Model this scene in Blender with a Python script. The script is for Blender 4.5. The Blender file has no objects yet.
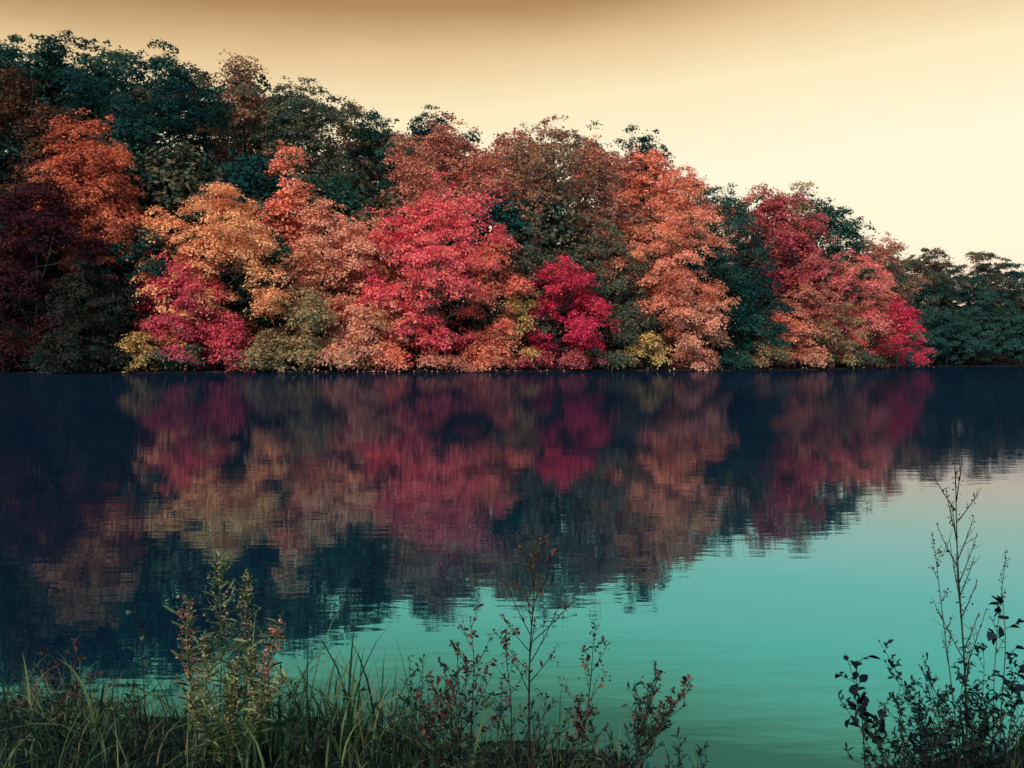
import bpy, math
import numpy as np
from mathutils import Vector
SC = bpy.context.scene
COL = SC.collection
F, HZ, CAMZ = 887.0, 362.0, 1.3
PI = math.pi

# ------------------------------------------------------------------ helpers
def lin(c):
    out = []
    for v in c:
        v = v/255.0
        out.append(v/12.92 if v <= .04045 else ((v+.055)/1.055)**2.4)
    return tuple(out)+(1.0,)

def unit(v):
    return v/np.maximum(np.linalg.norm(v, axis=-1, keepdims=True), 1e-9)

def mesh_obj(name, V, Q, mat, parent=None, tone=None, smooth=False):
    V = np.asarray(V, dtype=np.float32); Q = np.asarray(Q, dtype=np.int32)
    me = bpy.data.meshes.new(name)
    me.vertices.add(len(V)); me.vertices.foreach_set('co', V.ravel())
    k = Q.shape[1]
    me.loops.add(Q.size); me.loops.foreach_set('vertex_index', Q.ravel())
    me.polygons.add(len(Q)); me.polygons.foreach_set('loop_start', np.arange(0, Q.size, k, dtype=np.int32))
    if smooth: me.polygons.foreach_set('use_smooth', np.ones(len(Q), dtype=bool))
    me.update(calc_edges=True)
    if tone is not None:
        a = me.attributes.new('tone', 'FLOAT', 'FACE')
        a.data.foreach_set('value', np.asarray(tone, dtype=np.float32))
    me.materials.append(mat)
    o = bpy.data.objects.new(name, me); COL.objects.link(o)
    if parent: o.parent = parent
    return o

def empty(name, loc, label, cat, group=None):
    o = bpy.data.objects.new(name, None); COL.objects.link(o)
    o.location = loc; o.empty_display_size = .2
    o['label'] = label; o['category'] = cat
    if group: o['group'] = group
    return o

class MB:
    def __init__(s): s.V = []; s.Q = []; s.n = 0
    def add(s, V, Q):
        s.V.append(np.asarray(V, float)); s.Q.append(np.asarray(Q)+s.n); s.n += len(V)
    def tube(s, P, R, sides=5):
        P = np.asarray(P, float); k = len(P)
        T = unit(np.gradient(P, axis=0))
        ref = np.array([.31, .87, .12])
        A = unit(np.cross(T, ref)); B = np.cross(T, A)
        a = np.arange(sides)*2*PI/sides
        R = np.asarray(R)
        V = P[:, None]+R[:, None, None]*(np.cos(a)[None, :, None]*A[:, None]+np.sin(a)[None, :, None]*B[:, None])
        i = np.arange(k-1)[:, None]*sides; j = np.arange(sides)[None]; j2 = (j+1) % sides
        Q = np.stack([i+j, i+j2, i+sides+j2, i+sides+j], -1).reshape(-1, 4)
        s.add(V.reshape(-1, 3), Q)
    def get(s): return np.concatenate(s.V), np.concatenate(s.Q)

def rhombs(P, N, s, r, asp=.62):
    n = len(P)
    T = unit(np.cross(N, r.normal(size=(n, 3)))); B = np.cross(N, T)
    s = s[:, None]
    V = np.stack([P+T*s, P+B*s*asp, P-T*s*.9, P-B*s*asp], 1).reshape(-1, 3)
    return V, np.arange(4*n).reshape(n, 4)

def leaf6(P, D, L, W, r):
    n = len(P)
    D = unit(D); S = unit(np.cross(D, np.array([0, 0, 1.])+r.normal(size=(n, 3))*.5)); N = np.cross(S, D)
    L = L[:, None]; W = W[:, None]
    V = np.stack([P, P+D*L*.35+S*W*.5+N*W*.2, P+D*L*.72+S*W*.38+N*W*.15-N*L*.05, P+D*L-N*L*.16,
                  P+D*L*.72-S*W*.38+N*W*.15-N*L*.05, P+D*L*.35-S*W*.5+N*W*.2], 1).reshape(-1, 3)
    i = np.arange(n)[:, None]*6
    Q = np.concatenate([i+np.array([[0, 1, 2, 3]]), i+np.array([[0, 3, 4, 5]])])
    return V, Q

# ------------------------------------------------------------------ materials
def nt(name):
    m = bpy.data.materials.new(name); m.use_nodes = True
    t = m.node_tree; t.nodes.clear()
    return m, t, t.nodes.new('ShaderNodeOutputMaterial')

def ramp(t, stops):
    r = t.nodes.new('ShaderNodeValToRGB')
    e = r.color_ramp.elements
    while len(e) < len(stops): e.new(.5)
    for el, (p, c) in zip(e, stops):
        el.position = p; el.color = c
    return r

def leaf_mat(name, cols, trans=.28, tone=True, scale=1.0):
    m, t, out = nt(name)
    g = t.nodes.new('ShaderNodeNewGeometry')
    n = len(cols)
    cc = []
    for c in cols:
        l = lin(c); cc.append((l[0]*scale, l[1]*scale, l[2]*scale, 1))
    rp = ramp(t, [(i/(n-1)*.8+.1, c) for i, c in enumerate(cc)])
    if tone:
        a = t.nodes.new('ShaderNodeAttribute'); a.attribute_name = 'tone'
        m1 = t.nodes.new('ShaderNodeMath'); m1.operation = 'MULTIPLY'; m1.inputs[1].default_value = .7
        t.links.new(a.outputs['Fac'], m1.inputs[0])
        m2 = t.nodes.new('ShaderNodeMath'); m2.operation = 'MULTIPLY_ADD'; m2.inputs[1].default_value = .3
        t.links.new(g.outputs['Random Per Island'], m2.inputs[0]); t.links.new(m1.outputs[0], m2.inputs[2])
        t.links.new(m2.outputs[0], rp.inputs[0])
    else:
        t.links.new(g.outputs['Random Per Island'], rp.inputs[0])
    d = t.nodes.new('ShaderNodeBsdfDiffuse')
    t.links.new(rp.outputs[0], d.inputs[0])
    tr = t.nodes.new('ShaderNodeBsdfTranslucent')
    mx = t.nodes.new('ShaderNodeMixShader'); mx.inputs[0].default_value = trans
    t.links.new(rp.outputs[0], tr.inputs[0])
    t.links.new(d.outputs[0], mx.inputs[1]); t.links.new(tr.outputs[0], mx.inputs[2])
    t.links.new(mx.outputs[0], out.inputs[0])
    return m

def noise_mat(name, c1, c2, scale, rough=.95, c3=None, bump=0):
    m, t, out = nt(name)
    tc = t.nodes.new('ShaderNodeTexCoord'); nz = t.nodes.new('ShaderNodeTexNoise')
    nz.inputs['Scale'].default_value = scale; nz.inputs['Detail'].default_value = 6
    t.links.new(tc.outputs['Object'], nz.inputs['Vector'])
    st = [(.35, c1), (.6, c2)]
    if c3: st.append((.72, c3))
    rp = ramp(t, st); t.links.new(nz.outputs[0], rp.inputs[0])
    b = t.nodes.new('ShaderNodeBsdfDiffuse')
    t.links.new(rp.outputs[0], b.inputs['Color'])
    if bump:
        bp = t.nodes.new('ShaderNodeBump'); bp.inputs['Strength'].default_value = .8; bp.inputs['Distance'].default_value = bump
        t.links.new(nz.outputs[0], bp.inputs['Height']); t.links.new(bp.outputs[0], b.inputs['Normal'])
    t.links.new(b.outputs[0], out.inputs[0])
    return m

LM = {
 'crimson': leaf_mat('crimson_leaves', [(170, 42, 66), (222, 60, 90), (244, 98, 112), (246, 136, 112), (234, 78, 96), (214, 90, 82)]),
 'deep_crimson': leaf_mat('deep_crimson_leaves', [(136, 30, 56), (208, 46, 78), (232, 72, 94), (214, 80, 82)]),
 'magenta': leaf_mat('magenta_leaves', [(140, 42, 70), (208, 60, 92), (228, 96, 102), (198, 66, 82), (176, 90, 80)]),
 'scarlet': leaf_mat('scarlet_leaves', [(184, 66, 66), (238, 108, 92), (246, 158, 118), (226, 84, 90), (230, 168, 108)]),
 'orange': leaf_mat('orange_leaves', [(168, 96, 78), (232, 128, 100), (248, 162, 126), (238, 106, 98), (222, 150, 102), (190, 120, 88)]),
 'gold': leaf_mat('gold_leaves', [(210, 114, 84), (244, 162, 110), (252, 194, 138), (242, 134, 104), (234, 164, 108), (206, 140, 96)]),
 'salmon': leaf_mat('salmon_leaves', [(176, 112, 94), (230, 148, 118), (244, 176, 142), (226, 118, 108), (216, 158, 110), (160, 122, 94)]),
 'rust': leaf_mat('rust_leaves', [(120, 86, 78), (198, 114, 96), (226, 138, 112), (168, 114, 90), (214, 102, 92), (116, 104, 84)]),
 'ember': leaf_mat('ember_leaves', [(96, 62, 58), (210, 100, 72), (234, 124, 88), (168, 74, 66), (126, 84, 66)]),
 'brown': leaf_mat('brown_leaves', [(78, 82, 72), (154, 104, 84), (186, 116, 94), (110, 108, 84), (70, 88, 76)]),
 'dim_brown': leaf_mat('dim_brown_leaves', [(42, 44, 42), (100, 64, 52), (134, 80, 60), (62, 56, 50)], scale=.85),  # left-edge vignette darkening put into the leaf colour
 'dim_green': leaf_mat('dim_green_leaves', [(26, 42, 42), (44, 60, 54), (76, 52, 50), (54, 66, 54), (36, 48, 46)], scale=.75),  # darkened leaf colour carries the vignette at the left edge
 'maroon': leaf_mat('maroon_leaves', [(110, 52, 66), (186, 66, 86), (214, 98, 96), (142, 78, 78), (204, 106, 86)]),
 'dark_maroon': leaf_mat('dark_maroon_leaves', [(36, 30, 36), (70, 34, 44), (94, 44, 48), (42, 46, 48)], scale=.75),  # dark maroon, with left-edge vignette darkening put into the colour
 'yellow': leaf_mat('yellow_leaves', [(136, 112, 74), (212, 156, 94), (232, 184, 114), (160, 126, 82), (206, 124, 84)]),
 'olive': leaf_mat('olive_leaves', [(72, 86, 70), (142, 122, 86), (200, 150, 104), (104, 106, 80), (196, 116, 90)]),
 'green': leaf_mat('dark_green_leaves', [(28, 60, 60), (46, 82, 74), (70, 98, 80), (36, 70, 68)], scale=.9),
 'teal': leaf_mat('deep_teal_green_leaves', [(22, 54, 58), (36, 72, 70), (54, 88, 76)], scale=.8),
 'greenbrown': leaf_mat('mottled_green_leaves', [(40, 68, 64), (66, 90, 74), (130, 102, 80), (54, 78, 70), (92, 100, 78)]),
 'pink': leaf_mat('pink_red_leaves', [(184, 74, 86), (236, 112, 116), (246, 146, 128), (216, 104, 96), (222, 150, 104)]),
 'far': leaf_mat('hazy_green_leaves', [(44, 74, 74), (54, 84, 77), (66, 90, 77)], scale=.85),  # aerial haze put into the leaf colour, paler and bluer
 'far_rust': leaf_mat('hazy_rust_leaves', [(62, 84, 75), (104, 92, 76), (136, 102, 80)], scale=.85),  # distance haze blended into the rust leaf colour
}
BARK = noise_mat('bark', lin((40, 40, 44)), lin((84, 76, 72)), 3)

# ------------------------------------------------------------------ terrain
SH_PX = np.array([-300, -120, 0, 256, 512, 700, 820, 920])
SH_D = np.array([86, 94, 98, 106, 116, 130, 146, 168.])
main_poly = [(-420, 40), (-160, 78)]+[((p-512)/F*d, d) for p, d in zip(SH_PX, SH_D)]+[(81, 177), (78, 192), (62, 216), (30, 240), (-420, 310)]
far_poly = [(-420, 285), (20, 263), (90, 261), (160, 257), (300, 240), (900, 150), (900, 1200), (-420, 1200)]

def sdist(X, Y, poly):
    X = np.asarray(X, float); Y = np.asarray(Y, float)
    d = np.full(X.shape, 1e9); ins = np.zeros(X.shape, bool)
    n = len(poly)
    for i in range(n):
        (x1, y1), (x2, y2) = poly[i], poly[(i+1) % n]
        ex, ey = x2-x1, y2-y1
        t = np.clip(((X-x1)*ex+(Y-y1)*ey)/(ex*ex+ey*ey), 0, 1)
        d = np.minimum(d, np.hypot(X-x1-t*ex, Y-y1-t*ey))
        c = ((y1 > Y) != (y2 > Y)) & (X < (x2-x1)*(Y-y1)/(y2-y1+1e-12)+x1)
        ins ^= c
    return np.where(ins, d, -d)

def height(X, Y):
    X = np.asarray(X, float); Y = np.asarray(Y, float)
    wob = .8*np.sin(X*.31)+.6*np.sin(X*.83+Y*.2)
    d1 = sdist(X, Y, main_poly)+wob*.5; d2 = sdist(X, Y, far_poly)+wob*.5
    H = np.interp(X, [-60, 0, 50, 77], [29, 21, 11, 6])
    def prof(d, H, w): return np.where(d > 0, .22*np.clip(d/.8, 0, 1)+.04*np.clip(d, 0, 6)+H*np.sin(PI/2*np.clip((d-6)/w, 0, 1)), np.clip(d*.4, -2.5, 0))
    z = np.maximum(prof(d1, H, 42), prof(d2, 20, 40))
    return z+np.where(z > 1, .35*np.sin(X*.45+1)*np.sin(Y*.39), 0)

def axis(a, b, c, d, s):
    return np.concatenate([np.linspace(a, b, 14)[:-1], np.arange(b, c, s), np.linspace(c, d, 16)])
gx = axis(-800, -170, 250, 1200, 2.0); gy = axis(-300, 50, 330, 1400, 2.0)
GX, GY = np.meshgrid(gx, gy)
GZ = height(GX, GY)
nx, ny = len(gx), len(gy)
ii = (np.arange(ny-1)[:, None]*nx+np.arange(nx-1)[None]).ravel()
terrain_mat = noise_mat('leaf_litter', lin((20, 24, 26)), lin((42, 38, 36)), .9, c3=lin((90, 50, 44)))
o = mesh_obj('hills', np.stack([GX, GY, GZ], -1).reshape(-1, 3), np.stack([ii, ii+1, ii+nx+1, ii+nx], -1), terrain_mat, smooth=True)
o['kind'] = 'structure'

EDX = [-60, -3, -1.9, -.9, -.35, .1, .45, .7, .95, 1.3, 1.8, 2.6, 60]
EDY = [3.3, 3.5, 3.42, 3.2, 3.1, 3.0, 2.85, 2.6, 2.5, 2.85, 3.1, 3.3, 3.2]
def bank(X, Y):
    X = np.asarray(X, float); Y = np.asarray(Y, float)
    e = np.interp(X, EDX, EDY)-Y+.05*np.sin(X*7)+.03*np.sin(X*17+2)
    t = np.clip(e/.8, 0, 1)
    return np.where(e > 0, .17*t*t*(3-2*t)+.02*np.sin(X*9)*np.sin(Y*8)*t, np.clip(e*.5, -1.5, 0))
bx = np.concatenate([np.linspace(-60, -4, 12)[:-1], np.arange(-4, 4, .07), np.linspace(4, 60, 12)])
by = np.concatenate([np.linspace(-60, 0, 12)[:-1], np.arange(0, 4.6, .07), [6, 8]])
BX, BY = np.meshgrid(bx, by)
nbx = len(bx); ib = (np.arange(len(by)-1)[:, None]*nbx+np.arange(nbx-1)[None]).ravel()
soil = noise_mat('dark_soil', lin((14, 22, 22)), lin((28, 38, 34)), 9, c3=lin((48, 52, 42)), bump=.02)
o = mesh_obj('near_bank', np.stack([BX, BY, bank(BX, BY)], -1).reshape(-1, 3), np.stack([ib, ib+1, ib+nbx+1, ib+nbx], -1), soil, smooth=True)
o['kind'] = 'structure'

# ------------------------------------------------------------------ water
def water_mat():
    m, t, out = nt('lake_water')
    tc = t.nodes.new('ShaderNodeTexCoord')
    def nz(sx, sy, detail, w=0):
        mp = t.nodes.new('ShaderNodeMapping'); mp.inputs['Scale'].default_value = (sx, sy, 1); mp.inputs['Rotation'].default_value = (0, 0, w)
        n = t.nodes.new('ShaderNodeTexNoise'); n.inputs['Scale'].default_value = 1; n.inputs['Detail'].default_value = detail
        t.links.new(tc.outputs['Object'], mp.inputs[0]); t.links.new(mp.outputs[0], n.inputs['Vector'])
        return n
    a = nz(.5, 1.6, 2, .12); b = nz(2.6, 9, 2, -.1); c = nz(.02, .05, 2, .2)
    add = t.nodes.new('ShaderNodeMath'); add.operation = 'MULTIPLY_ADD'; add.inputs[1].default_value = .42
    t.links.new(b.outputs[0], add.inputs[0]); t.links.new(a.outputs[0], add.inputs[2])
    pr = t.nodes.new('ShaderNodeMapRange'); pr.inputs[1].default_value = .35; pr.inputs[2].default_value = .7
    pr.inputs[3].default_value = .5; pr.inputs[4].default_value = 1.0
    t.links.new(c.outputs[0], pr.inputs[0])
    bp = t.nodes.new('ShaderNodeBump'); bp.inputs['Distance'].default_value = .0026
    t.links.new(pr.outputs[0], bp.inputs['Strength']); t.links.new(add.outputs[0], bp.inputs['Height'])
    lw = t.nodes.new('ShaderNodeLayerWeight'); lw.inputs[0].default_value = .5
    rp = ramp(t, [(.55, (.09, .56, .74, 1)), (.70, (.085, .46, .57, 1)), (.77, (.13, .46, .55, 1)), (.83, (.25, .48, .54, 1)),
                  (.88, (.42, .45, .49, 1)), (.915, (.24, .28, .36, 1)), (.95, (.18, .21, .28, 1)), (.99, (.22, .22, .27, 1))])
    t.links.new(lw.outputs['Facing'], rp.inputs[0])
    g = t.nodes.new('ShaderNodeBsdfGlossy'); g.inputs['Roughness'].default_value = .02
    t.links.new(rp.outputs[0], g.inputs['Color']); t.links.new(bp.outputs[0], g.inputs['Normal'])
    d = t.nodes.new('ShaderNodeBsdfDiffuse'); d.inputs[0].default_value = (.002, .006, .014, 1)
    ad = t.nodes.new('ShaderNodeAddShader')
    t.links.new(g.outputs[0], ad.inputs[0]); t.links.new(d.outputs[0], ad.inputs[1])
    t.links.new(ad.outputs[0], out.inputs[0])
    return m
o = mesh_obj('water', [(-800, -300, 0), (1200, -300, 0), (1200, 1400, 0), (-800, 1400, 0)], [[0, 1, 2, 3]], water_mat())
o['kind'] = 'structure'

# ------------------------------------------------------------------ trees
SEED = [100]
def tree(px, ytop, ybot, w, d, col, style, label, name='broadleaf_tree', cat='tree', D=None, group=None, dens=1.1, leaf=.23, puff=1.0):
    SEED[0] += 1; r = np.random.default_rng(SEED[0])
    Y = (np.interp(px, SH_PX, SH_D) if D is None else D)+d
    X = (px-512)/F*Y
    gz = float(height(X, Y)); gz = max(gz, .15)
    zt = CAMZ+(HZ-ytop)/F*Y-gz
    zb = max(.2, CAMZ+(HZ-ybot)/F*Y-gz)
    R = w/2/F*Y*1.1
    if zt-zb < 1.5: zb = max(.2, zt-1.5)
    root = empty(name, (X, Y, gz-.02), label, cat, group)
    Hc = zt-zb
    area = w*Hc/Y*F
    # limbs carry lobes of uneven size at uneven heights
    nlb = int(np.clip(8+2.8*Hc/R, 8, 20))
    rl = R*r.uniform(.2, .5, nlb); rl[0] = R*r.uniform(.38, .54); rl[1:3] = R*r.uniform(.3, .46, 2)
    rl = np.minimum(rl, Hc*.45)
    la = np.arange(nlb)*2.4+r.uniform(0, 6.28)+r.normal(size=nlb)*.6
    f = np.clip((np.arange(nlb)[::-1]+r.uniform(-1, 1, nlb))/(nlb-1), 0, .95); f[0] = 1; f[1:3] = r.uniform(.7, .94, 2)
    if style == 'oval': wid = np.clip(np.sin(PI*np.clip(.14+f*.74, 0, 1))**.55, .2, 1)
    elif style == 'maple': wid = np.clip(1.35-f**5*.75, .2, 1)
    elif style == 'shrub': wid = np.clip(1.1-f*.8, .2, 1)
    else: wid = np.clip(1.3-f**4*.75, .2, 1)
    off = np.maximum(R-rl, 0)*wid*r.uniform(.4, 1.25, nlb); off[0] = R*r.uniform(0, .35)
    lz = zb+rl*.55+f*(Hc-rl*1.4); lz[0] = zt-rl[0]*.8
    lc = np.stack([off*np.cos(la), off*np.sin(la)*.85, lz], -1)
    lt = r.random(nlb)
    # sprays of leaves, up to about one and a half metres across, spread on and in the lobes
    n = int(np.clip(area/52*puff, 24, 500))
    li = r.choice(nlb, n, p=rl**1.8/np.sum(rl**1.8))
    dv0 = unit(r.normal(size=(n, 3))+np.array([0, -.15, .3]))
    u = r.uniform(.2, 1.2, n)**.6
    far_out = r.random(n) < .15
    u = np.where(far_out, r.uniform(1.1, 1.5, n), u)
    rc = puff*np.minimum(r.uniform(.55, 1.5, n), R*.42*r.uniform(.6, 1.1, n))
    rc = np.where(far_out, rc*.6, rc)
    if D is not None: rc *= 1.3
    cen = lc[li]+dv0*(u*np.maximum(rl[li]-rc*.2, rl[li]*.5))[:, None]*np.array([1, 1, .9])
    cen[:, 2] = np.clip(cen[:, 2], zb+.2*rc, zt+.1*rc)
    N = int(np.clip(area*dens, 400, 34000))
    pk = rc**1.8*r.uniform(.4, 1.6, n); pk /= pk.sum()
    idx = r.choice(n, N, p=pk)
    dv = unit(r.normal(size=(N, 3))); dv[:, 2] = np.where(r.random(N) < .4, np.abs(dv[:, 2]), dv[:, 2])
    rho = r.uniform(.05, 1, N)**.55*(1+(r.random(N) < .2)*r.uniform(0, 1.1, N))
    k = rc[idx]
    loc = dv*(rho*k)[:, None]*np.array([1.2, 1.2, .42])
    tilt = (dv0[:, :2]*r.uniform(.1, .7, (n, 1)))[idx]          # sprays dip outwards
    P = cen[idx]+loc
    P[:, 2] -= .3*k*(dv[:, 0]**2+dv[:, 1]**2)*rho**2+np.sum(loc[:, :2]*tilt, 1)
    P += r.normal(size=(N, 3))*.14
    P[:, 2] = np.clip(P[:, 2], .06-gz+.1, None)
    outw = unit(cen[idx]-lc[li[idx]]+.3*(cen[idx]-np.array([0, 0, zb+Hc*.4])))
    Nn = unit(dv*np.array([1, 1, 1.5])*.5+np.array([0, 0, .4])+outw*.4+r.normal(size=(N, 3))*.5)
    s = leaf*r.uniform(.5, 1.35, N)
    V, Q = rhombs(P, Nn, s, r)
    ct = r.random(n)
    tone = np.clip((.6*ct+.4*lt[li])[idx]+r.normal(size=N)*.14, 0, 1)
    # trunk and limbs
    mb = MB()
    top = zb+Hc*.9
    tt = np.linspace(0, 1, 7)
    bend = r.normal(size=2)*R*.08
    path = np.stack([bend[0]*np.sin(tt*3), bend[1]*np.sin(tt*2.4), -.4+tt*(top+.4)], -1)
    r0 = max(.06, zt*.012)
    mb.tube(path, r0*(1-tt*.82)*np.where(tt == 0, 1.5, 1), 6)
    nl = min(n, 38 if area > 3000 else 10)
    for q in r.choice(n, nl, replace=False):
        e = cen[q]; z0 = np.clip(e[2]-r.uniform(.3, .7)*np.hypot(e[0], e[1])-.15*Hc*r.random(), .2*top, .95*top)
        ff = (z0+.4)/(top+.4)
        s0 = np.array([np.interp(ff, tt, path[:, 0]), np.interp(ff, tt, path[:, 1]), z0])
        v = np.linspace(0, 1, 5)[:, None]
        pp = s0+(e-s0)*v*1.12+np.array([0, 0, -.08])*R*np.sin(v*PI)
        mb.tube(pp, r0*.48*(1-ff*.5)*(1-v[:, 0]*.8), 5)
    if cat == 'shrub':
        mesh_obj('stem', *mb.get(), BARK, root)
        mesh_obj('foliage', V, Q, LM[col], root, tone)
    else:
        mesh_obj('trunk', *mb.get(), BARK, root, smooth=True)
        mesh_obj('crown', V, Q, LM[col], root, tone)
    return root

T = [
 # ridge and slope
 (-70, 60, 300, 140, 14, 'green', 'round', 'dark green tree cut off by the left edge of the picture'),
 (18, 42, 230, 108, 34, 'green', 'round', 'dark green tree at the far left end of the ridge'),
 (62, 34, 230, 100, 36, 'teal', 'oval', 'tallest dark green crown above the ember orange tree at upper left'),
 (110, 52, 240, 100, 34, 'green', 'round', 'dark green ridge tree between the tallest left crown and the broad teal one'),
 (166, 48, 280, 146, 24, 'teal', 'round', 'broad deep green tree towering over the golden tree on the left'),
 (243, 58, 250, 108, 34, 'brown', 'oval', 'brown and olive ridge tree just right of the broad deep green tree'),
 (305, 82, 260, 126, 28, 'greenbrown', 'round', 'mottled green and brown tree on the ridge above the orange tree'),
 (352, 104, 250, 78, 36, 'brown', 'oval', 'slim brown crown on the ridge beside the mottled green tree'),
 (378, 116, 260, 86, 30, 'green', 'round', 'dark green ridge tree behind the big crimson maple, on its left'),
 (437, 112, 240, 76, 40, 'teal', 'round', 'small dark green crown peeping over the rust trees at the ridge middle'),
 (462, 124, 280, 128, 28, 'rust', 'round', 'rust coloured tree on the ridge directly above the big crimson maple'),
 (515, 126, 270, 88, 34, 'rust', 'oval', 'narrow rust tree behind the large brown tree on the ridge'),
 (550, 121, 310, 132, 20, 'brown', 'round', 'large brown tree with dark limbs standing mid slope'),
 (638, 130, 260, 84, 38, 'teal', 'round', 'dark green crown topping the ridge above the orange slope trees'),
 (606, 142, 290, 84, 30, 'rust', 'oval', 'rust tree between the large brown tree and the green topped ridge'),
 (648, 154, 290, 112, 24, 'orange', 'round', 'orange red tree below the green crown on the right of the ridge'),
 (684, 172, 300, 80, 30, 'scarlet', 'round', 'scarlet orange ridge tree where the skyline starts to drop'),
 (726, 188, 366, 104, 12, 'green', 'round', 'tall dark green tree between orange and maroon trees at right'),
 (738, 188, 340, 88, 28, 'rust', 'round', 'rust ridge tree behind the tall dark green tree at right'),
 (766, 194, 340, 84, 20, 'maroon', 'round', 'maroon tree behind the tall dark green tree at right'),
 (796, 182, 300, 70, 32, 'olive', 'oval', 'olive yellow crown rising over the maroon trees'),
 (798, 202, 345, 104, 13, 'maroon', 'round', 'broad maroon red tree under the olive yellow crown'),
 (838, 206, 350, 72, 24, 'green', 'round', 'dark green tree on the skyline right of the maroon trees'),
 (866, 232, 355, 68, 18, 'rust', 'round', 'rust orange tree above the pink red tree near the point'),
 (892, 246, 360, 58, 20, 'brown', 'round', 'last brown tree on the skyline before the far wood'),
 # middle of slope
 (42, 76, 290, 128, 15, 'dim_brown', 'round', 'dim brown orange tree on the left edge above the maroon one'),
 (90, 116, 280, 116, 9, 'ember', 'round', 'ember orange red tree on the left beside the broad deep green tree'),
 (286, 148, 320, 88, 14, 'orange', 'round', 'orange tree right of and higher than the golden tree'),
 (414, 136, 290, 84, 18, 'rust', 'oval', 'rust orange tree peeking out left above the big crimson maple'),
 (336, 204, 366, 130, 8, 'salmon', 'round', 'pale salmon tree between the golden tree and the big crimson maple'),
 (600, 225, 366, 104, 10, 'greenbrown', 'round', 'mottled dark green tree right of the deep crimson shoreline maple'),
 (664, 198, 345, 152, 9, 'orange', 'round', 'wide spreading orange tree on the right half of the slope'),
 (512, 230, 366, 98, 10, 'greenbrown', 'round', 'shaded green brown tree between the two crimson maples'),
 (262, 225, 366, 98, 11, 'green', 'round', 'dark green tree in shade behind the golden tree'),
 (140, 225, 366, 118, 9, 'teal', 'round', 'deep green tree in shade behind the magenta maple'),
 (800, 275, 366, 76, 9, 'rust', 'round', 'rust tree at the foot of the broad maroon red tree'),
 (400, 255, 366, 104, 10, 'rust', 'round', 'rust tree half hidden behind the salmon and crimson trees'),
 (868, 285, 366, 60, 9, 'scarlet', 'round', 'scarlet tree behind the deep crimson tree at the point'),
 # shoreline
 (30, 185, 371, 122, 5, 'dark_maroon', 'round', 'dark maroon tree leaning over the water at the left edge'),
 (220, 190, 352, 132, 6, 'gold', 'maple', 'golden orange maple, brightest yellow crown on the left'),
 (184, 256, 364, 100, 3.5, 'magenta', 'round', 'magenta maple at the foot of the golden maple'),
 (432, 178, 372, 162, 5, 'crimson', 'maple', 'biggest bright crimson maple at the centre of the shore'),
 (490, 236, 372, 72, 4, 'scarlet', 'oval', 'scarlet orange tree overlapping the right side of the big crimson maple'),
 (561, 260, 373, 108, 4, 'deep_crimson', 'maple', 'smaller deep crimson maple on the shore right of centre'),
 (518, 284, 370, 50, 3, 'yellow', 'oval', 'small yellow tree between the scarlet tree and deep crimson maple'),
 (694, 284, 371, 80, 3.5, 'salmon', 'round', 'round salmon orange tree at the waterline below the wide orange tree'),
 (750, 262, 371, 72, 5, 'teal', 'oval', 'deep green tree at the waterline right of the round salmon tree'),
 (848, 250, 360, 78, 7, 'pink', 'maple', 'pinkish red maple near the point'),
 (834, 305, 370, 66, 3.5, 'olive', 'round', 'olive tree at the waterline beneath the pinkish red maple'),
 (788, 308, 370, 50, 3, 'orange', 'round', 'small orange tree at the waterline left of the olive tree'),
 (897, 296, 370, 76, 1.5, 'deep_crimson', 'round', 'deep crimson tree at the very tip of the point'),
 (368, 290, 372, 84, 4, 'salmon', 'round', 'low salmon tree at the waterline left of the big crimson maple'),
 (300, 288, 372, 82, 3.5, 'olive', 'round', 'olive yellow tree at the waterline below the pale salmon tree'),
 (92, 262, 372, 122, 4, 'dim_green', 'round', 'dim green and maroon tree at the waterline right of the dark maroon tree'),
 (624, 300, 372, 66, 4, 'greenbrown', 'round', 'mottled green tree at the waterline right of the deep crimson maple'),
]
for a in T:
    back = a[4] > 12
    airy = back and a[5] in ('brown', 'rust')
    tree(*a, name='maple_tree' if a[6] == 'maple' or 'magenta maple at' in a[7] else 'broadleaf_tree',
         leaf=.23 if back else .185, puff=1.05 if back else 1.0, dens=.95 if airy else 1.3 if back else 1.65)
RPX = [-100, 0, 60, 165, 243, 305, 350, 378, 437, 462, 550, 638, 690, 722, 796, 836, 866, 900]
RY = [50, 46, 38, 52, 62, 84, 106, 118, 114, 127, 124, 132, 172, 186, 186, 210, 237, 250]
ORD = ['first', 'second', 'third', 'fourth', 'fifth', 'sixth', 'seventh', 'eighth', 'ninth', 'tenth', 'eleventh', 'twelfth',
       'thirteenth', 'fourteenth', 'fifteenth', 'sixteenth', 'seventeenth', 'eighteenth']
rr = np.random.default_rng(5)
for i in range(17):
    px = -50+i*57+rr.uniform(-8, 8); y = np.interp(px, RPX, RY)
    c = (['rust', 'brown', 'greenbrown'] if 380 < px < 720 else ['green', 'greenbrown', 'teal'])[i % 3]
    tree(px, y+rr.uniform(8, 20), y+190, 100, 44 if px < 760 else 32, c, 'round',
         'shaded tree closing the gaps behind the ridge crowns, %s from the left' % ORD[i], group='shaded trees behind the ridge', leaf=.34, puff=1.3, dens=.9)
for i in range(13):
    px = -30+i*72+rr.uniform(-10, 10); y = np.interp(px, RPX, RY)
    c = (['brown', 'teal', 'greenbrown'] if 380 < px < 720 else ['greenbrown', 'teal', 'green'])[i % 3]
    tree(px, y+(362-y)*.3, 366, 106, 19 if px < 720 else 22, c, 'round',
         'tree in the shade halfway down the slope, %s from the left' % ORD[i], group='shaded trees on the slope', leaf=.42, puff=1.5, dens=.6)
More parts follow.
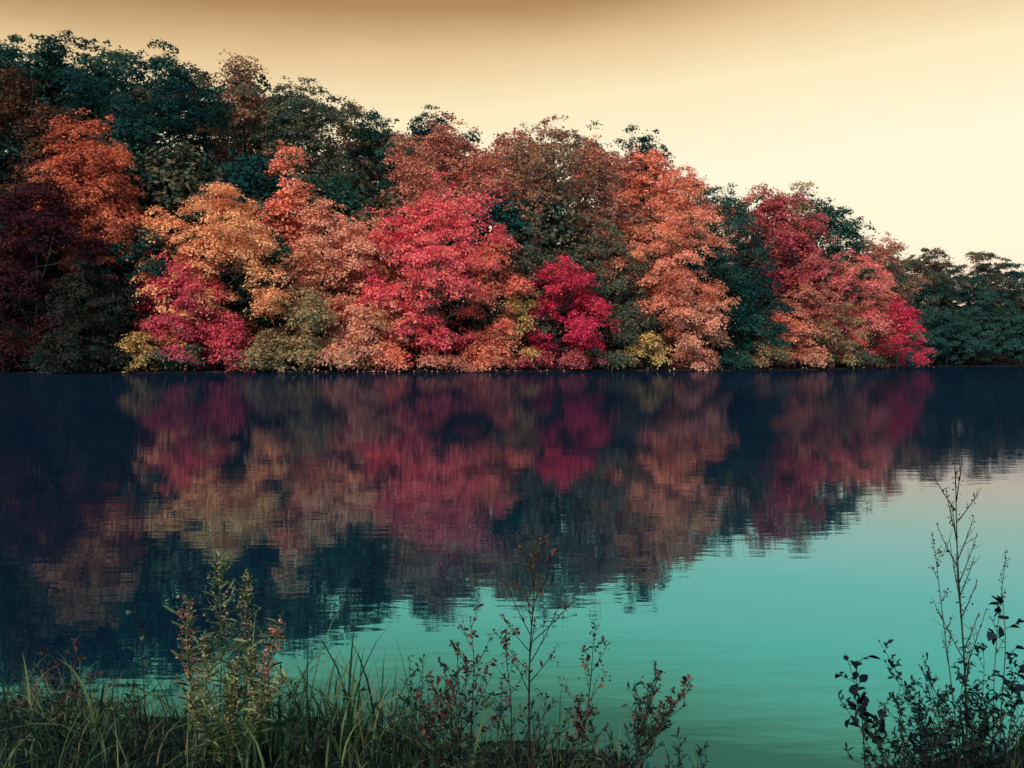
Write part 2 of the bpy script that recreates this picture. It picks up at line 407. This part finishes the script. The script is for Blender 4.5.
S = [
 (138, 330, 372, 56, 1.6, 'yellow', 'yellow shrub at the waterline under the deep green trees'),
 (226, 314, 372, 62, 1.6, 'magenta', 'magenta red shrub right of the magenta maple'),
 (268, 332, 373, 74, 1.5, 'olive', 'olive shrub at the waterline right of the magenta red shrub'),
 (338, 336, 373, 70, 1.4, 'salmon', 'salmon shrub at the waterline left of the scarlet shrub'),
 (392, 344, 373, 64, 1.4, 'scarlet', 'scarlet shrub under the left side of the big crimson maple'),
 (440, 350, 373, 56, 1.4, 'rust', 'rust shrub under the middle of the big crimson maple'),
 (486, 342, 373, 58, 1.4, 'orange', 'orange shrub at the foot of the scarlet orange tree'),
 (530, 346, 373, 52, 1.4, 'maroon', 'maroon shrub touching the water beside the deep crimson maple'),
 (604, 346, 373, 60, 1.4, 'greenbrown', 'dull green shrub right of the deep crimson maple'),
 (648, 334, 372, 50, 1.5, 'yellow', 'yellow shrub left of the round salmon orange tree'),
 (732, 344, 371, 58, 1.4, 'green', 'dark green shrub right of the round salmon orange tree'),
 (766, 340, 371, 54, 1.4, 'olive', 'olive shrub left of the small orange waterline tree'),
 (814, 344, 371, 48, 1.4, 'salmon', 'salmon shrub between the small orange tree and the olive tree'),
 (862, 346, 370, 48, 1.4, 'greenbrown', 'dull green shrub left of the deep crimson tree on the point'),
 (60, 340, 373, 94, 1.5, 'dim_green', 'dim green shrub under the dark maroon tree'),
 (108, 346, 373, 68, 1.3, 'dim_green', 'dim green shrub left of the yellow waterline shrub'),
 (180, 343, 373, 70, 1.4, 'greenbrown', 'dull green shrub under the magenta maple'),
 (572, 352, 373, 56, 1.2, 'maroon', 'low maroon shrub at the foot of the deep crimson maple'),
 (690, 350, 372, 64, 1.2, 'rust', 'low rust shrub under the round salmon orange tree'),
 (2, 333, 373, 78, 1.5, 'dark_maroon', 'dark maroon shrub at the left edge of the shore'),
]
for px, y0, y1, w, d, c, l in S:
    tree(px, y0, y1, w, d, c, 'shrub', l, name='shrub', cat='shrub', leaf=.18, dens=1.6)
# far wood across the cove
for row, (D, d, nn, x0, step, ya, yb, nm) in enumerate([(262, 30, 9, 856, 29, 245, 345, 'skyline'), (262, 15, 9, 870, 28, 266, 360, 'middle'), (262, 4, 9, 862, 29, 302, 370, 'waterside')]):
    for i in range(nn):
        px = x0+i*step+rr.uniform(-5, 5)
        dip = (14 if row == 0 else 8)*max(0, (px-945)/90) if row < 2 else 0
        c = 'far_rust' if (row, i) in ((0, 1), (0, 2), (0, 3), (0, 4), (1, 2), (1, 5)) else 'far'
        kind = 'rusty brown' if c == 'far_rust' else 'hazy green'
        tree(px, ya+dip+rr.uniform(-1, 6), yb, 68+rr.uniform(-6, 14), d+rr.uniform(-2, 2), c, 'round',
             '%s tree in the far wood, %s from the left in its %s row' % (kind, ORD[i], nm), D=D, group='trees of the far wood across the cove', leaf=.30, dens=2.6, puff=1.1)

# ------------------------------------------------------------------ foreground plants
GRASS = leaf_mat('long_grass', [(14, 30, 30), (28, 46, 42), (56, 72, 54), (114, 110, 80)], .25, tone=False)  # blade colours darkened to carry the vignette along the bottom
REED = leaf_mat('reed_blades', [(28, 50, 44), (56, 84, 60), (108, 122, 80)], .3, tone=False)
def blades(n, bxy, L, W, r, lean=(.2, .9)):
    x, y = bxy
    z = bank(x, y)
    az = r.uniform(0, 2*PI, n); le = r.uniform(*lean, n)
    d = np.stack([np.cos(az), np.sin(az), np.zeros(n)], -1)
    sa = az+PI/2+r.normal(size=n)*.6
    s = np.stack([np.cos(sa), np.sin(sa), np.zeros(n)], -1)
    b = np.stack([x, y, z-.02], -1)
    rows = []
    for u in np.linspace(0, 1, 6):
        c = b+d*(le*L*u**2.2*.75)[:, None]+np.array([0, 0, 1])*(L*(u-.42*le*u**2.6))[:, None]
        w = W*(min(1, .6+u*1.5)*(1-u)**.7*.5+.02)
        rows += [c-s*w[:, None], c+s*w[:, None]]
    V = np.stack(rows, 1).reshape(-1, 3)
    i = np.arange(n)[:, None]*12
    Q = np.concatenate([i+np.array([[2*k, 2*k+1, 2*k+3, 2*k+2]]) for k in range(5)])
    return V, Q
r = np.random.default_rng(9)
n = 4600
x = r.uniform(-2.6, .75, n); e = np.interp(x, EDX, EDY); y = e-.02-r.random(n)**1.1*1.5
patch = .5+.5*np.sin(x*5.1+1)*np.sin(y*4.3+x*2)+.25*np.sin(x*13)
keep = r.random(n) < np.clip(patch*1.2, .18, 1); x, y, patch = x[keep], y[keep], patch[keep]; n = len(x)
L = r.uniform(.06, .34, n)*(.6+.6*np.clip(patch, 0, 1))*np.interp(x, [-2.2, -1, -.3, .3, .7], [.75, 1.0, 1.0, .8, .4])
V1, Q1 = blades(n, (x, y), L, r.uniform(.003, .0065, n), r, (.15, 1.35))
n3 = 8000
x = r.uniform(-2.6, .75, n3); e = np.interp(x, EDX, EDY); y = e+.03-r.random(n3)*1.4
V3, Q3 = blades(n3, (x, y), r.uniform(.03, .10, n3)*np.interp(x, [.2, .75], [1, .6]), r.uniform(.003, .0065, n3), r, (.3, 1.2))
n2 = 2400
x = r.uniform(.95, 2.6, n2); e = np.interp(x, EDX, EDY); y = e+.02-r.random(n2)*1.1
V2, Q2 = blades(n2, (x, y), r.uniform(.05, .16, n2), r.uniform(.003, .005, n2), r)
o = mesh_obj('grass', np.concatenate([V1, V2, V3]), np.concatenate([Q1, Q2+len(V1), Q3+len(V1)+len(V2)]), GRASS)
o['kind'] = 'stuff'; o['label'] = 'long dark grass covering the near bank along the bottom'; o['category'] = 'grass'

def reed(px, Y, n, H, label, seed, spread=.13):
    r = np.random.default_rng(seed)
    X = (px-512)/F*Y; z = float(bank(X, Y))
    root = empty('reed_clump', (X, Y, z), label, 'reeds')
    x = X+r.normal(size=n)*spread; y = Y+r.normal(size=n)*.06
    V, Q = blades(n, (x, y), H*r.uniform(.45, 1.1, n), r.uniform(.007, .014, n), r, (.1, 1.2))
    mesh_obj('leaves', V-np.array([X, Y, z]), Q, REED, root)
reed(205, 2.65, 32, .44, 'clump of broad green blades below the goldenrod stalks', 1)
reed(318, 2.6, 36, .50, 'clump of tall broad blades right of the goldenrod stalks', 2, .09)
reed(362, 2.65, 28, .46, 'clump of broad blades left of the reddish leafy weeds', 3, .08)
reed(100, 2.6, 22, .35, 'low clump of blades on the left of the bank', 4)
reed(268, 2.5, 28, .43, 'clump of broad blades between the goldenrods and the tall blades', 5, .08)
reed(425, 2.5, 18, .31, 'low clump of blades at the foot of the reddish weeds', 6, .09)
reed(40, 2.55, 16, .28, 'low clump of blades in the bottom left corner', 7, .1)

STEMD = noise_mat('dark_stem', lin((28, 28, 30)), lin((60, 50, 46)), 30)
STEMG = noise_mat('green_stem', lin((50, 62, 48)), lin((104, 104, 72)), 30)
LF = {
 'sage': leaf_mat('sage_leaves', [(50, 76, 60), (92, 114, 82), (140, 142, 100)], .3, tone=False),
 'redd': leaf_mat('reddish_leaves', [(36, 32, 36), (82, 50, 50), (120, 78, 66)], .25, tone=False),
 'tan': leaf_mat('tan_seeds', [(90, 82, 62), (146, 130, 92), (178, 158, 114)], .2, tone=False),
 'pink': leaf_mat('pink_seeds', [(112, 68, 64), (170, 102, 90), (194, 138, 112)], .2, tone=False),
 'dark': leaf_mat('dark_leaves', [(14, 20, 30), (22, 30, 40), (34, 42, 46)], .15, tone=False),
 'darkseed': leaf_mat('dark_seeds', [(34, 30, 32), (74, 54, 50), (104, 80, 64)], .15, tone=False),
 'dull': leaf_mat('dull_green_leaves', [(26, 46, 44), (44, 66, 58), (76, 90, 68)], .25, tone=False),
 'tealdark': leaf_mat('dark_teal_leaves', [(16, 30, 34), (26, 44, 46), (44, 62, 56)], .25, tone=False),
}
def plant(name, label, cat, px, Y, ytop, seed, stems=1, spread=.05, lean=(0, 0), rad=.0035, smat=None,
          br=(8, .4, .95, .25, 50), lf=(20, 4, .05, .012, 'sage'), sd=(0, .005, 'tan', .5), group=None, lmin=.1, plume=False):
    r = np.random.default_rng(seed)
    X = (px-512)/F*Y; z = float(bank(X, Y))
    H = CAMZ+(HZ-ytop)/F*Y-z
    root = empty(name, (X, Y, z-.01), label, cat, group)
    LP, LD, SP = [], [], []
    for k in range(stems):
        mb = MB()
        h = H if k == 0 else H*r.uniform(.45, .92)
        b = np.array([r.normal()*spread*.4, r.normal()*spread*.3, 0])
        off = np.array([lean[0]+(r.normal()*spread if k else 0), lean[1]+(r.normal()*spread if k else 0), 0])
        v = np.linspace(0, 1, 10)
        wob = np.stack([np.sin(v*7+seed+k)*.008, np.sin(v*6+seed*2+k)*.008, 0*v], -1)
        path = b+off*(v**1.6)[:, None]+np.array([0, 0, 1])*(v*h)[:, None]+wob*v[:, None]
        mb.tube(path, rad*(1.1-v*.75), 5)
        at = lambda f: np.array([np.interp(f, v, path[:, c]) for c in range(3)])
        nb, f0, f1, bl, el = br
        ph = r.uniform(0, 6.28)
        for i in range(nb):
            f = f0+(f1-f0)*(i+r.uniform(0, .7))/max(nb, 1)
            s0 = at(f); az = ph+i*2.4+r.normal()*.3
            ln = h*bl*(1.15-f*.75)*r.uniform(.6, 1.2)
            ev = math.radians(el+r.normal()*8)
            d = np.array([math.cos(az)*math.cos(ev), math.sin(az)*math.cos(ev), math.sin(ev)])
            w = np.linspace(0, 1, 5)[:, None]
            bp = s0+d*ln*w+np.array([0, 0, 1])*ln*.18*w**2
            mb.tube(bp, rad*.5*(1-w[:, 0]*.6), 4)
            for j in range(lf[1]):
                q = r.uniform(.15, 1); p = s0+d*ln*q+np.array([0, 0, 1])*ln*.18*q*q
                LP.append(p); LD.append(unit(d+r.normal(size=3)*.7))
            for j in range(2):
                q = r.uniform(.35, .8); p = s0+d*ln*q+np.array([0, 0, 1])*ln*.18*q*q
                d2 = unit(d+r.normal(size=3)*.6+np.array([0, 0, .3])); l2 = ln*r.uniform(.2, .4)
                mb.tube(p+d2*l2*w[::2], rad*.3*(1-w[::2, 0]*.5), 3)
                if sd[0] and not plume:
                    SP.append(p+d2*l2+r.normal(size=(max(3, sd[0]//3), 3))*sd[1]*.8)
            if sd[0]:
                q = r.uniform(sd[3], 1.02, sd[0])[:, None]
                SP.append(s0+d*ln*q+np.array([0, 0, 1])*ln*.18*q*q+r.normal(size=(sd[0], 3))*sd[1]*1.1)
        for j in range(lf[0]):
            f = lmin+(1-lmin)*r.random(); az = r.uniform(0, 6.28)
            LP.append(at(f)); LD.append(np.array([math.cos(az), math.sin(az), r.uniform(.1, 1.1)]))
        if sd[0]:
            q = r.uniform(.88, 1, sd[0]*2)
            SP.append(np.stack([at(f) for f in q])+r.normal(size=(len(q), 3))*sd[1]*1.2)
        mesh_obj('stem', *mb.get(), smat or STEMD, root, smooth=True)
    if LP:
        LP = np.array(LP); m = len(LP); sc = r.uniform(.5, 1.25, m)
        V, Q = leaf6(LP, np.array(LD), lf[2]*sc, lf[3]*sc, r)
        mesh_obj('leaves', V, Q, LF[lf[4]], root)
    if SP:
        groups = [np.concatenate(SP)] if len(SP) > 100 else SP
        for P in groups:
            V, Q = rhombs(P, unit(r.normal(size=P.shape)), sd[1]*r.uniform(.5, 1.2, len(P)), r, .8)
            so_ = mesh_obj('seed_head', V, Q, LF[sd[2]], root)
            if len(SP) > 100: so_['kind'] = 'stuff'
    return root

gold = dict(smat=STEMG, br=(26, .42, .97, .17, 50), lf=(60, 1, .042, .007, 'sage'), sd=(11, .0042, 'tan', .2), lmin=.12, plume=True, rad=.0028)
plant('goldenrod', 'tallest pale goldenrod stalk on the left of the bank', 'weed', 214, 2.55, 556, 11, lean=(.01, 0), **gold)
plant('goldenrod', 'goldenrod stalk just right of the tallest pale one', 'weed', 240, 2.6, 574, 12, lean=(.02, 0), **gold)
plant('goldenrod', 'shorter goldenrod stalk left of the tallest pale one', 'weed', 186, 2.5, 594, 13, lean=(-.03, 0), **dict(gold, sd=(11, .0046, 'pink', .2)))
plant('goldenrod', 'pink tipped goldenrod leaning right beside the tall blades', 'weed', 250, 2.5, 620, 14, lean=(.06, 0), **dict(gold, sd=(12, .005, 'pink', .2)))
plant('goldenrod', 'low sage leaved goldenrod at the foot of the taller stalks', 'weed', 226, 2.45, 630, 15, stems=6, spread=.1, **gold)
plant('weed_stalk', 'thin dry stalk with a few round leaves at far left', 'weed', 146, 2.55, 598, 16, lean=(-.03, 0), rad=.002, br=(5, .5, .95, .12, 40), lf=(4, 2, .024, .018, 'dull'))
plant('weed_stalk', 'dim dried weed near the left edge of the bank', 'weed', 52, 2.7, 640, 17, stems=5, spread=.12, rad=.002, br=(7, .4, .95, .2, 45), lf=(8, 3, .022, .008, 'redd'), sd=(6, .004, 'darkseed', .5), plume=True)
plant('weed_stalk', 'tall dark branching weed with seed heads at centre', 'weed', 527, 2.55, 542, 21, rad=.0036, lean=(.012, 0), br=(18, .34, .97, .32, 44), lf=(6, 1, .02, .007, 'redd'), sd=(14, .0054, 'darkseed', .72))
red = dict(br=(9, .3, .96, .29, 50), lf=(6, 4, .017, .011, 'redd'), sd=(7, .005, 'darkseed', .8), rad=.0022)
plant('leafy_weed', 'reddish twiggy weed just left of the tall dark weed', 'weed', 488, 2.5, 610, 22, stems=3, spread=.08, **red)
plant('leafy_weed', 'reddish twiggy weed just right of the tall dark weed', 'weed', 575, 2.55, 626, 23, stems=3, spread=.09, lean=(.05, 0), **red)
plant('leafy_weed', 'short reddish weed beside the clump of broad blades', 'weed', 440, 2.5, 642, 24, stems=5, spread=.1, **red)
plant('leafy_weed', 'rightmost low reddish weed of the central patch', 'weed', 636, 2.6, 668, 25, stems=5, spread=.1, lean=(.05, 0), **red)
dl = dict(br=(8, .25, .96, .27, 50), lf=(8, 4, .021, .008, 'dull'), rad=.0018)
plant('leafy_weed', 'dull low weed in front of the tall dark weed', 'weed', 540, 2.4, 664, 26, stems=9, spread=.14, **dl)
plant('leafy_weed', 'dull green weed behind the broad blades on the left of centre', 'weed', 400, 2.6, 660, 27, stems=7, spread=.11, **dl)
plant('leafy_weed', 'dull low weed at the foot of the reddish left twigs', 'weed', 462, 2.4, 676, 29, stems=9, spread=.13, **dl)
plant('leafy_weed', 'dull low weed at the foot of the reddish right twigs', 'weed', 610, 2.45, 684, 30, stems=9, spread=.13, **dl)
plant('leafy_weed', 'small sprig at the bank edge beside open water', 'weed', 690, 2.45, 732, 28, stems=4, spread=.06, **dl)
plant('leafy_weed', 'dull low weed among the blades at far left', 'weed', 95, 2.5, 680, 38, stems=8, spread=.16, **dl)
plant('leafy_weed', 'dull low weed below the pink tipped goldenrod', 'weed', 290, 2.4, 686, 39, stems=8, spread=.13, **dl)
plant('leafy_weed', 'dull low weed in the bottom left corner', 'weed', 20, 2.45, 690, 40, stems=8, spread=.15, **dl)
spin = dict(rad=.0028, smat=STEMD, br=(18, .34, .97, .24, 56), lf=(14, 2, .016, .005, 'dull'), sd=(9, .004, 'darkseed', .2), plume=True)
plant('weed_stalk', 'tallest spindly weed rising on the right', 'weed', 976, 2.5, 470, 31, lean=(-.05, 0), **dict(spin, rad=.0034))
plant('weed_stalk', 'shorter spindly weed leaning left on the right bank', 'weed', 960, 2.45, 530, 32, lean=(-.09, 0), **dict(spin, br=(8, .5, .97, .12, 62), rad=.0020))
plant('weed_stalk', 'thin weed near the right edge of the picture', 'weed', 992, 2.55, 545, 33, lean=(.03, 0), **dict(spin, br=(6, .55, .96, .1, 64), rad=.0016, lf=(4, 1, .014, .004, 'dull')))
plant('leafy_shrub', 'dark fine leaved shrub in the bottom right corner', 'shrub', 978, 2.5, 636, 34, stems=16, spread=.11, rad=.0017, br=(10, .15, .97, .24, 44), lf=(16, 8, .018, .009, 'tealdark'))
plant('leafy_shrub', 'low shrub with broad dark leaves reaching left over the water', 'shrub', 888, 2.5, 654, 35, stems=4, spread=.08, lean=(-.06, 0), rad=.0022, br=(6, .5, .96, .26, 24), lf=(3, 4, .030, .021, 'dark'))
plant('leafy_shrub', 'spray of broad dark leaves at the right frame edge', 'shrub', 1012, 2.5, 584, 41, stems=2, spread=.03, rad=.0022, br=(5, .6, .97, .16, 26), lf=(2, 4, .030, .021, 'dark'))
plant('leafy_shrub', 'dull green undergrowth below the dark shrubs at right', 'shrub', 925, 2.45, 684, 36, stems=14, spread=.13, rad=.0016, br=(9, .2, .96, .25, 48), lf=(12, 7, .020, .007, 'tealdark'))
plant('leafy_shrub', 'dull green weed between the spindly stalks and dark shrub', 'shrub', 958, 2.6, 640, 37, stems=9, spread=.09, rad=.0016, br=(9, .2, .96, .22, 50), lf=(10, 7, .018, .006, 'dull'))

# ------------------------------------------------------------------ light, sky
sd = Vector((-.36, -.68, .62)).normalized()
el = math.asin(sd.z); az = math.atan2(sd.x, sd.y)
L = bpy.data.lights.new('sun', 'SUN'); L.energy = 3.5; L.angle = math.radians(18); L.color = (1, .93, .84)
so = bpy.data.objects.new('sun', L); COL.objects.link(so); so.rotation_euler = (-sd).to_track_quat('-Z', 'Y').to_euler()
w = bpy.data.worlds.new('World'); SC.world = w; w.use_nodes = True
t = w.node_tree; t.nodes.clear()
out = t.nodes.new('ShaderNodeOutputWorld'); bg = t.nodes.new('ShaderNodeBackground')
tc = t.nodes.new('ShaderNodeTexCoord'); sp = t.nodes.new('ShaderNodeSeparateXYZ')
t.links.new(tc.outputs['Generated'], sp.inputs[0])
nz = t.nodes.new('ShaderNodeTexNoise'); nz.inputs['Scale'].default_value = 2.4; nz.inputs['Detail'].default_value = 4
mp = t.nodes.new('ShaderNodeMapping'); mp.inputs['Scale'].default_value = (1, 1, 3); mp.inputs['Rotation'].default_value = (0, .35, 0)
t.links.new(tc.outputs['Generated'], mp.inputs[0]); t.links.new(mp.outputs[0], nz.inputs['Vector'])
ma = t.nodes.new('ShaderNodeMath'); ma.operation = 'MULTIPLY_ADD'; ma.inputs[1].default_value = .05
t.links.new(nz.outputs[0], ma.inputs[0]); t.links.new(sp.outputs['Z'], ma.inputs[2])
xm = t.nodes.new('ShaderNodeMath'); xm.operation = 'MULTIPLY_ADD'; xm.inputs[1].default_value = -.06
t.links.new(sp.outputs['X'], xm.inputs[0]); t.links.new(ma.outputs[0], xm.inputs[2])
rp = ramp(t, [(.02, (1.04, .70, .54, 1)), (.10, (1.12, .92, .68, 1)), (.21, (1.08, .95, .70, 1)), (.30, (1.0, .84, .54, 1)), (.355, (.80, .57, .30, 1)),
              (.40, (.44, .25, .11, 1)), (.44, (.36, .22, .11, 1)), (.52, (.34, .52, .52, 1)), (1, (.32, .56, .62, 1))])  # brown stops put top vignette darkening into the sky; teal ones are fill
t.links.new(xm.outputs[0], rp.inputs[0])
bk = t.nodes.new('ShaderNodeMapRange'); bk.inputs[1].default_value = .3; bk.inputs[2].default_value = -.3
t.links.new(sp.outputs['Y'], bk.inputs[0])
mx = t.nodes.new('ShaderNodeMix'); mx.data_type = 'RGBA'
t.links.new(bk.outputs[0], mx.inputs[0]); t.links.new(rp.outputs[0], mx.inputs[6]); mx.inputs[7].default_value = (.56, .82, .88, 1)  # teal sky behind the camera, added as cool fill on the trees
sky = t.nodes.new('ShaderNodeTexSky'); sky.sky_type = 'NISHITA'; sky.sun_disc = False
sky.sun_elevation = el; sky.sun_rotation = az
ad = t.nodes.new('ShaderNodeMix'); ad.data_type = 'RGBA'; ad.blend_type = 'ADD'; ad.inputs[0].default_value = .002
t.links.new(mx.outputs[2], ad.inputs[6]); t.links.new(sky.outputs[0], ad.inputs[7])
t.links.new(ad.outputs[2], bg.inputs[0]); bg.inputs[1].default_value = 1.0
t.links.new(bg.outputs[0], out.inputs[0])

cam = bpy.data.cameras.new('camera'); co = bpy.data.objects.new('camera', cam); COL.objects.link(co)
cam.sensor_width = 36; cam.lens = F/1024*36; cam.clip_end = 4000; cam.clip_start = .05
co.location = (0, 0, CAMZ); co.rotation_euler = (math.radians(90)-math.atan((384-HZ)/F), 0, 0)
SC.camera = co
SC.view_settings.view_transform = 'Standard'
SC.view_settings.look = 'None'
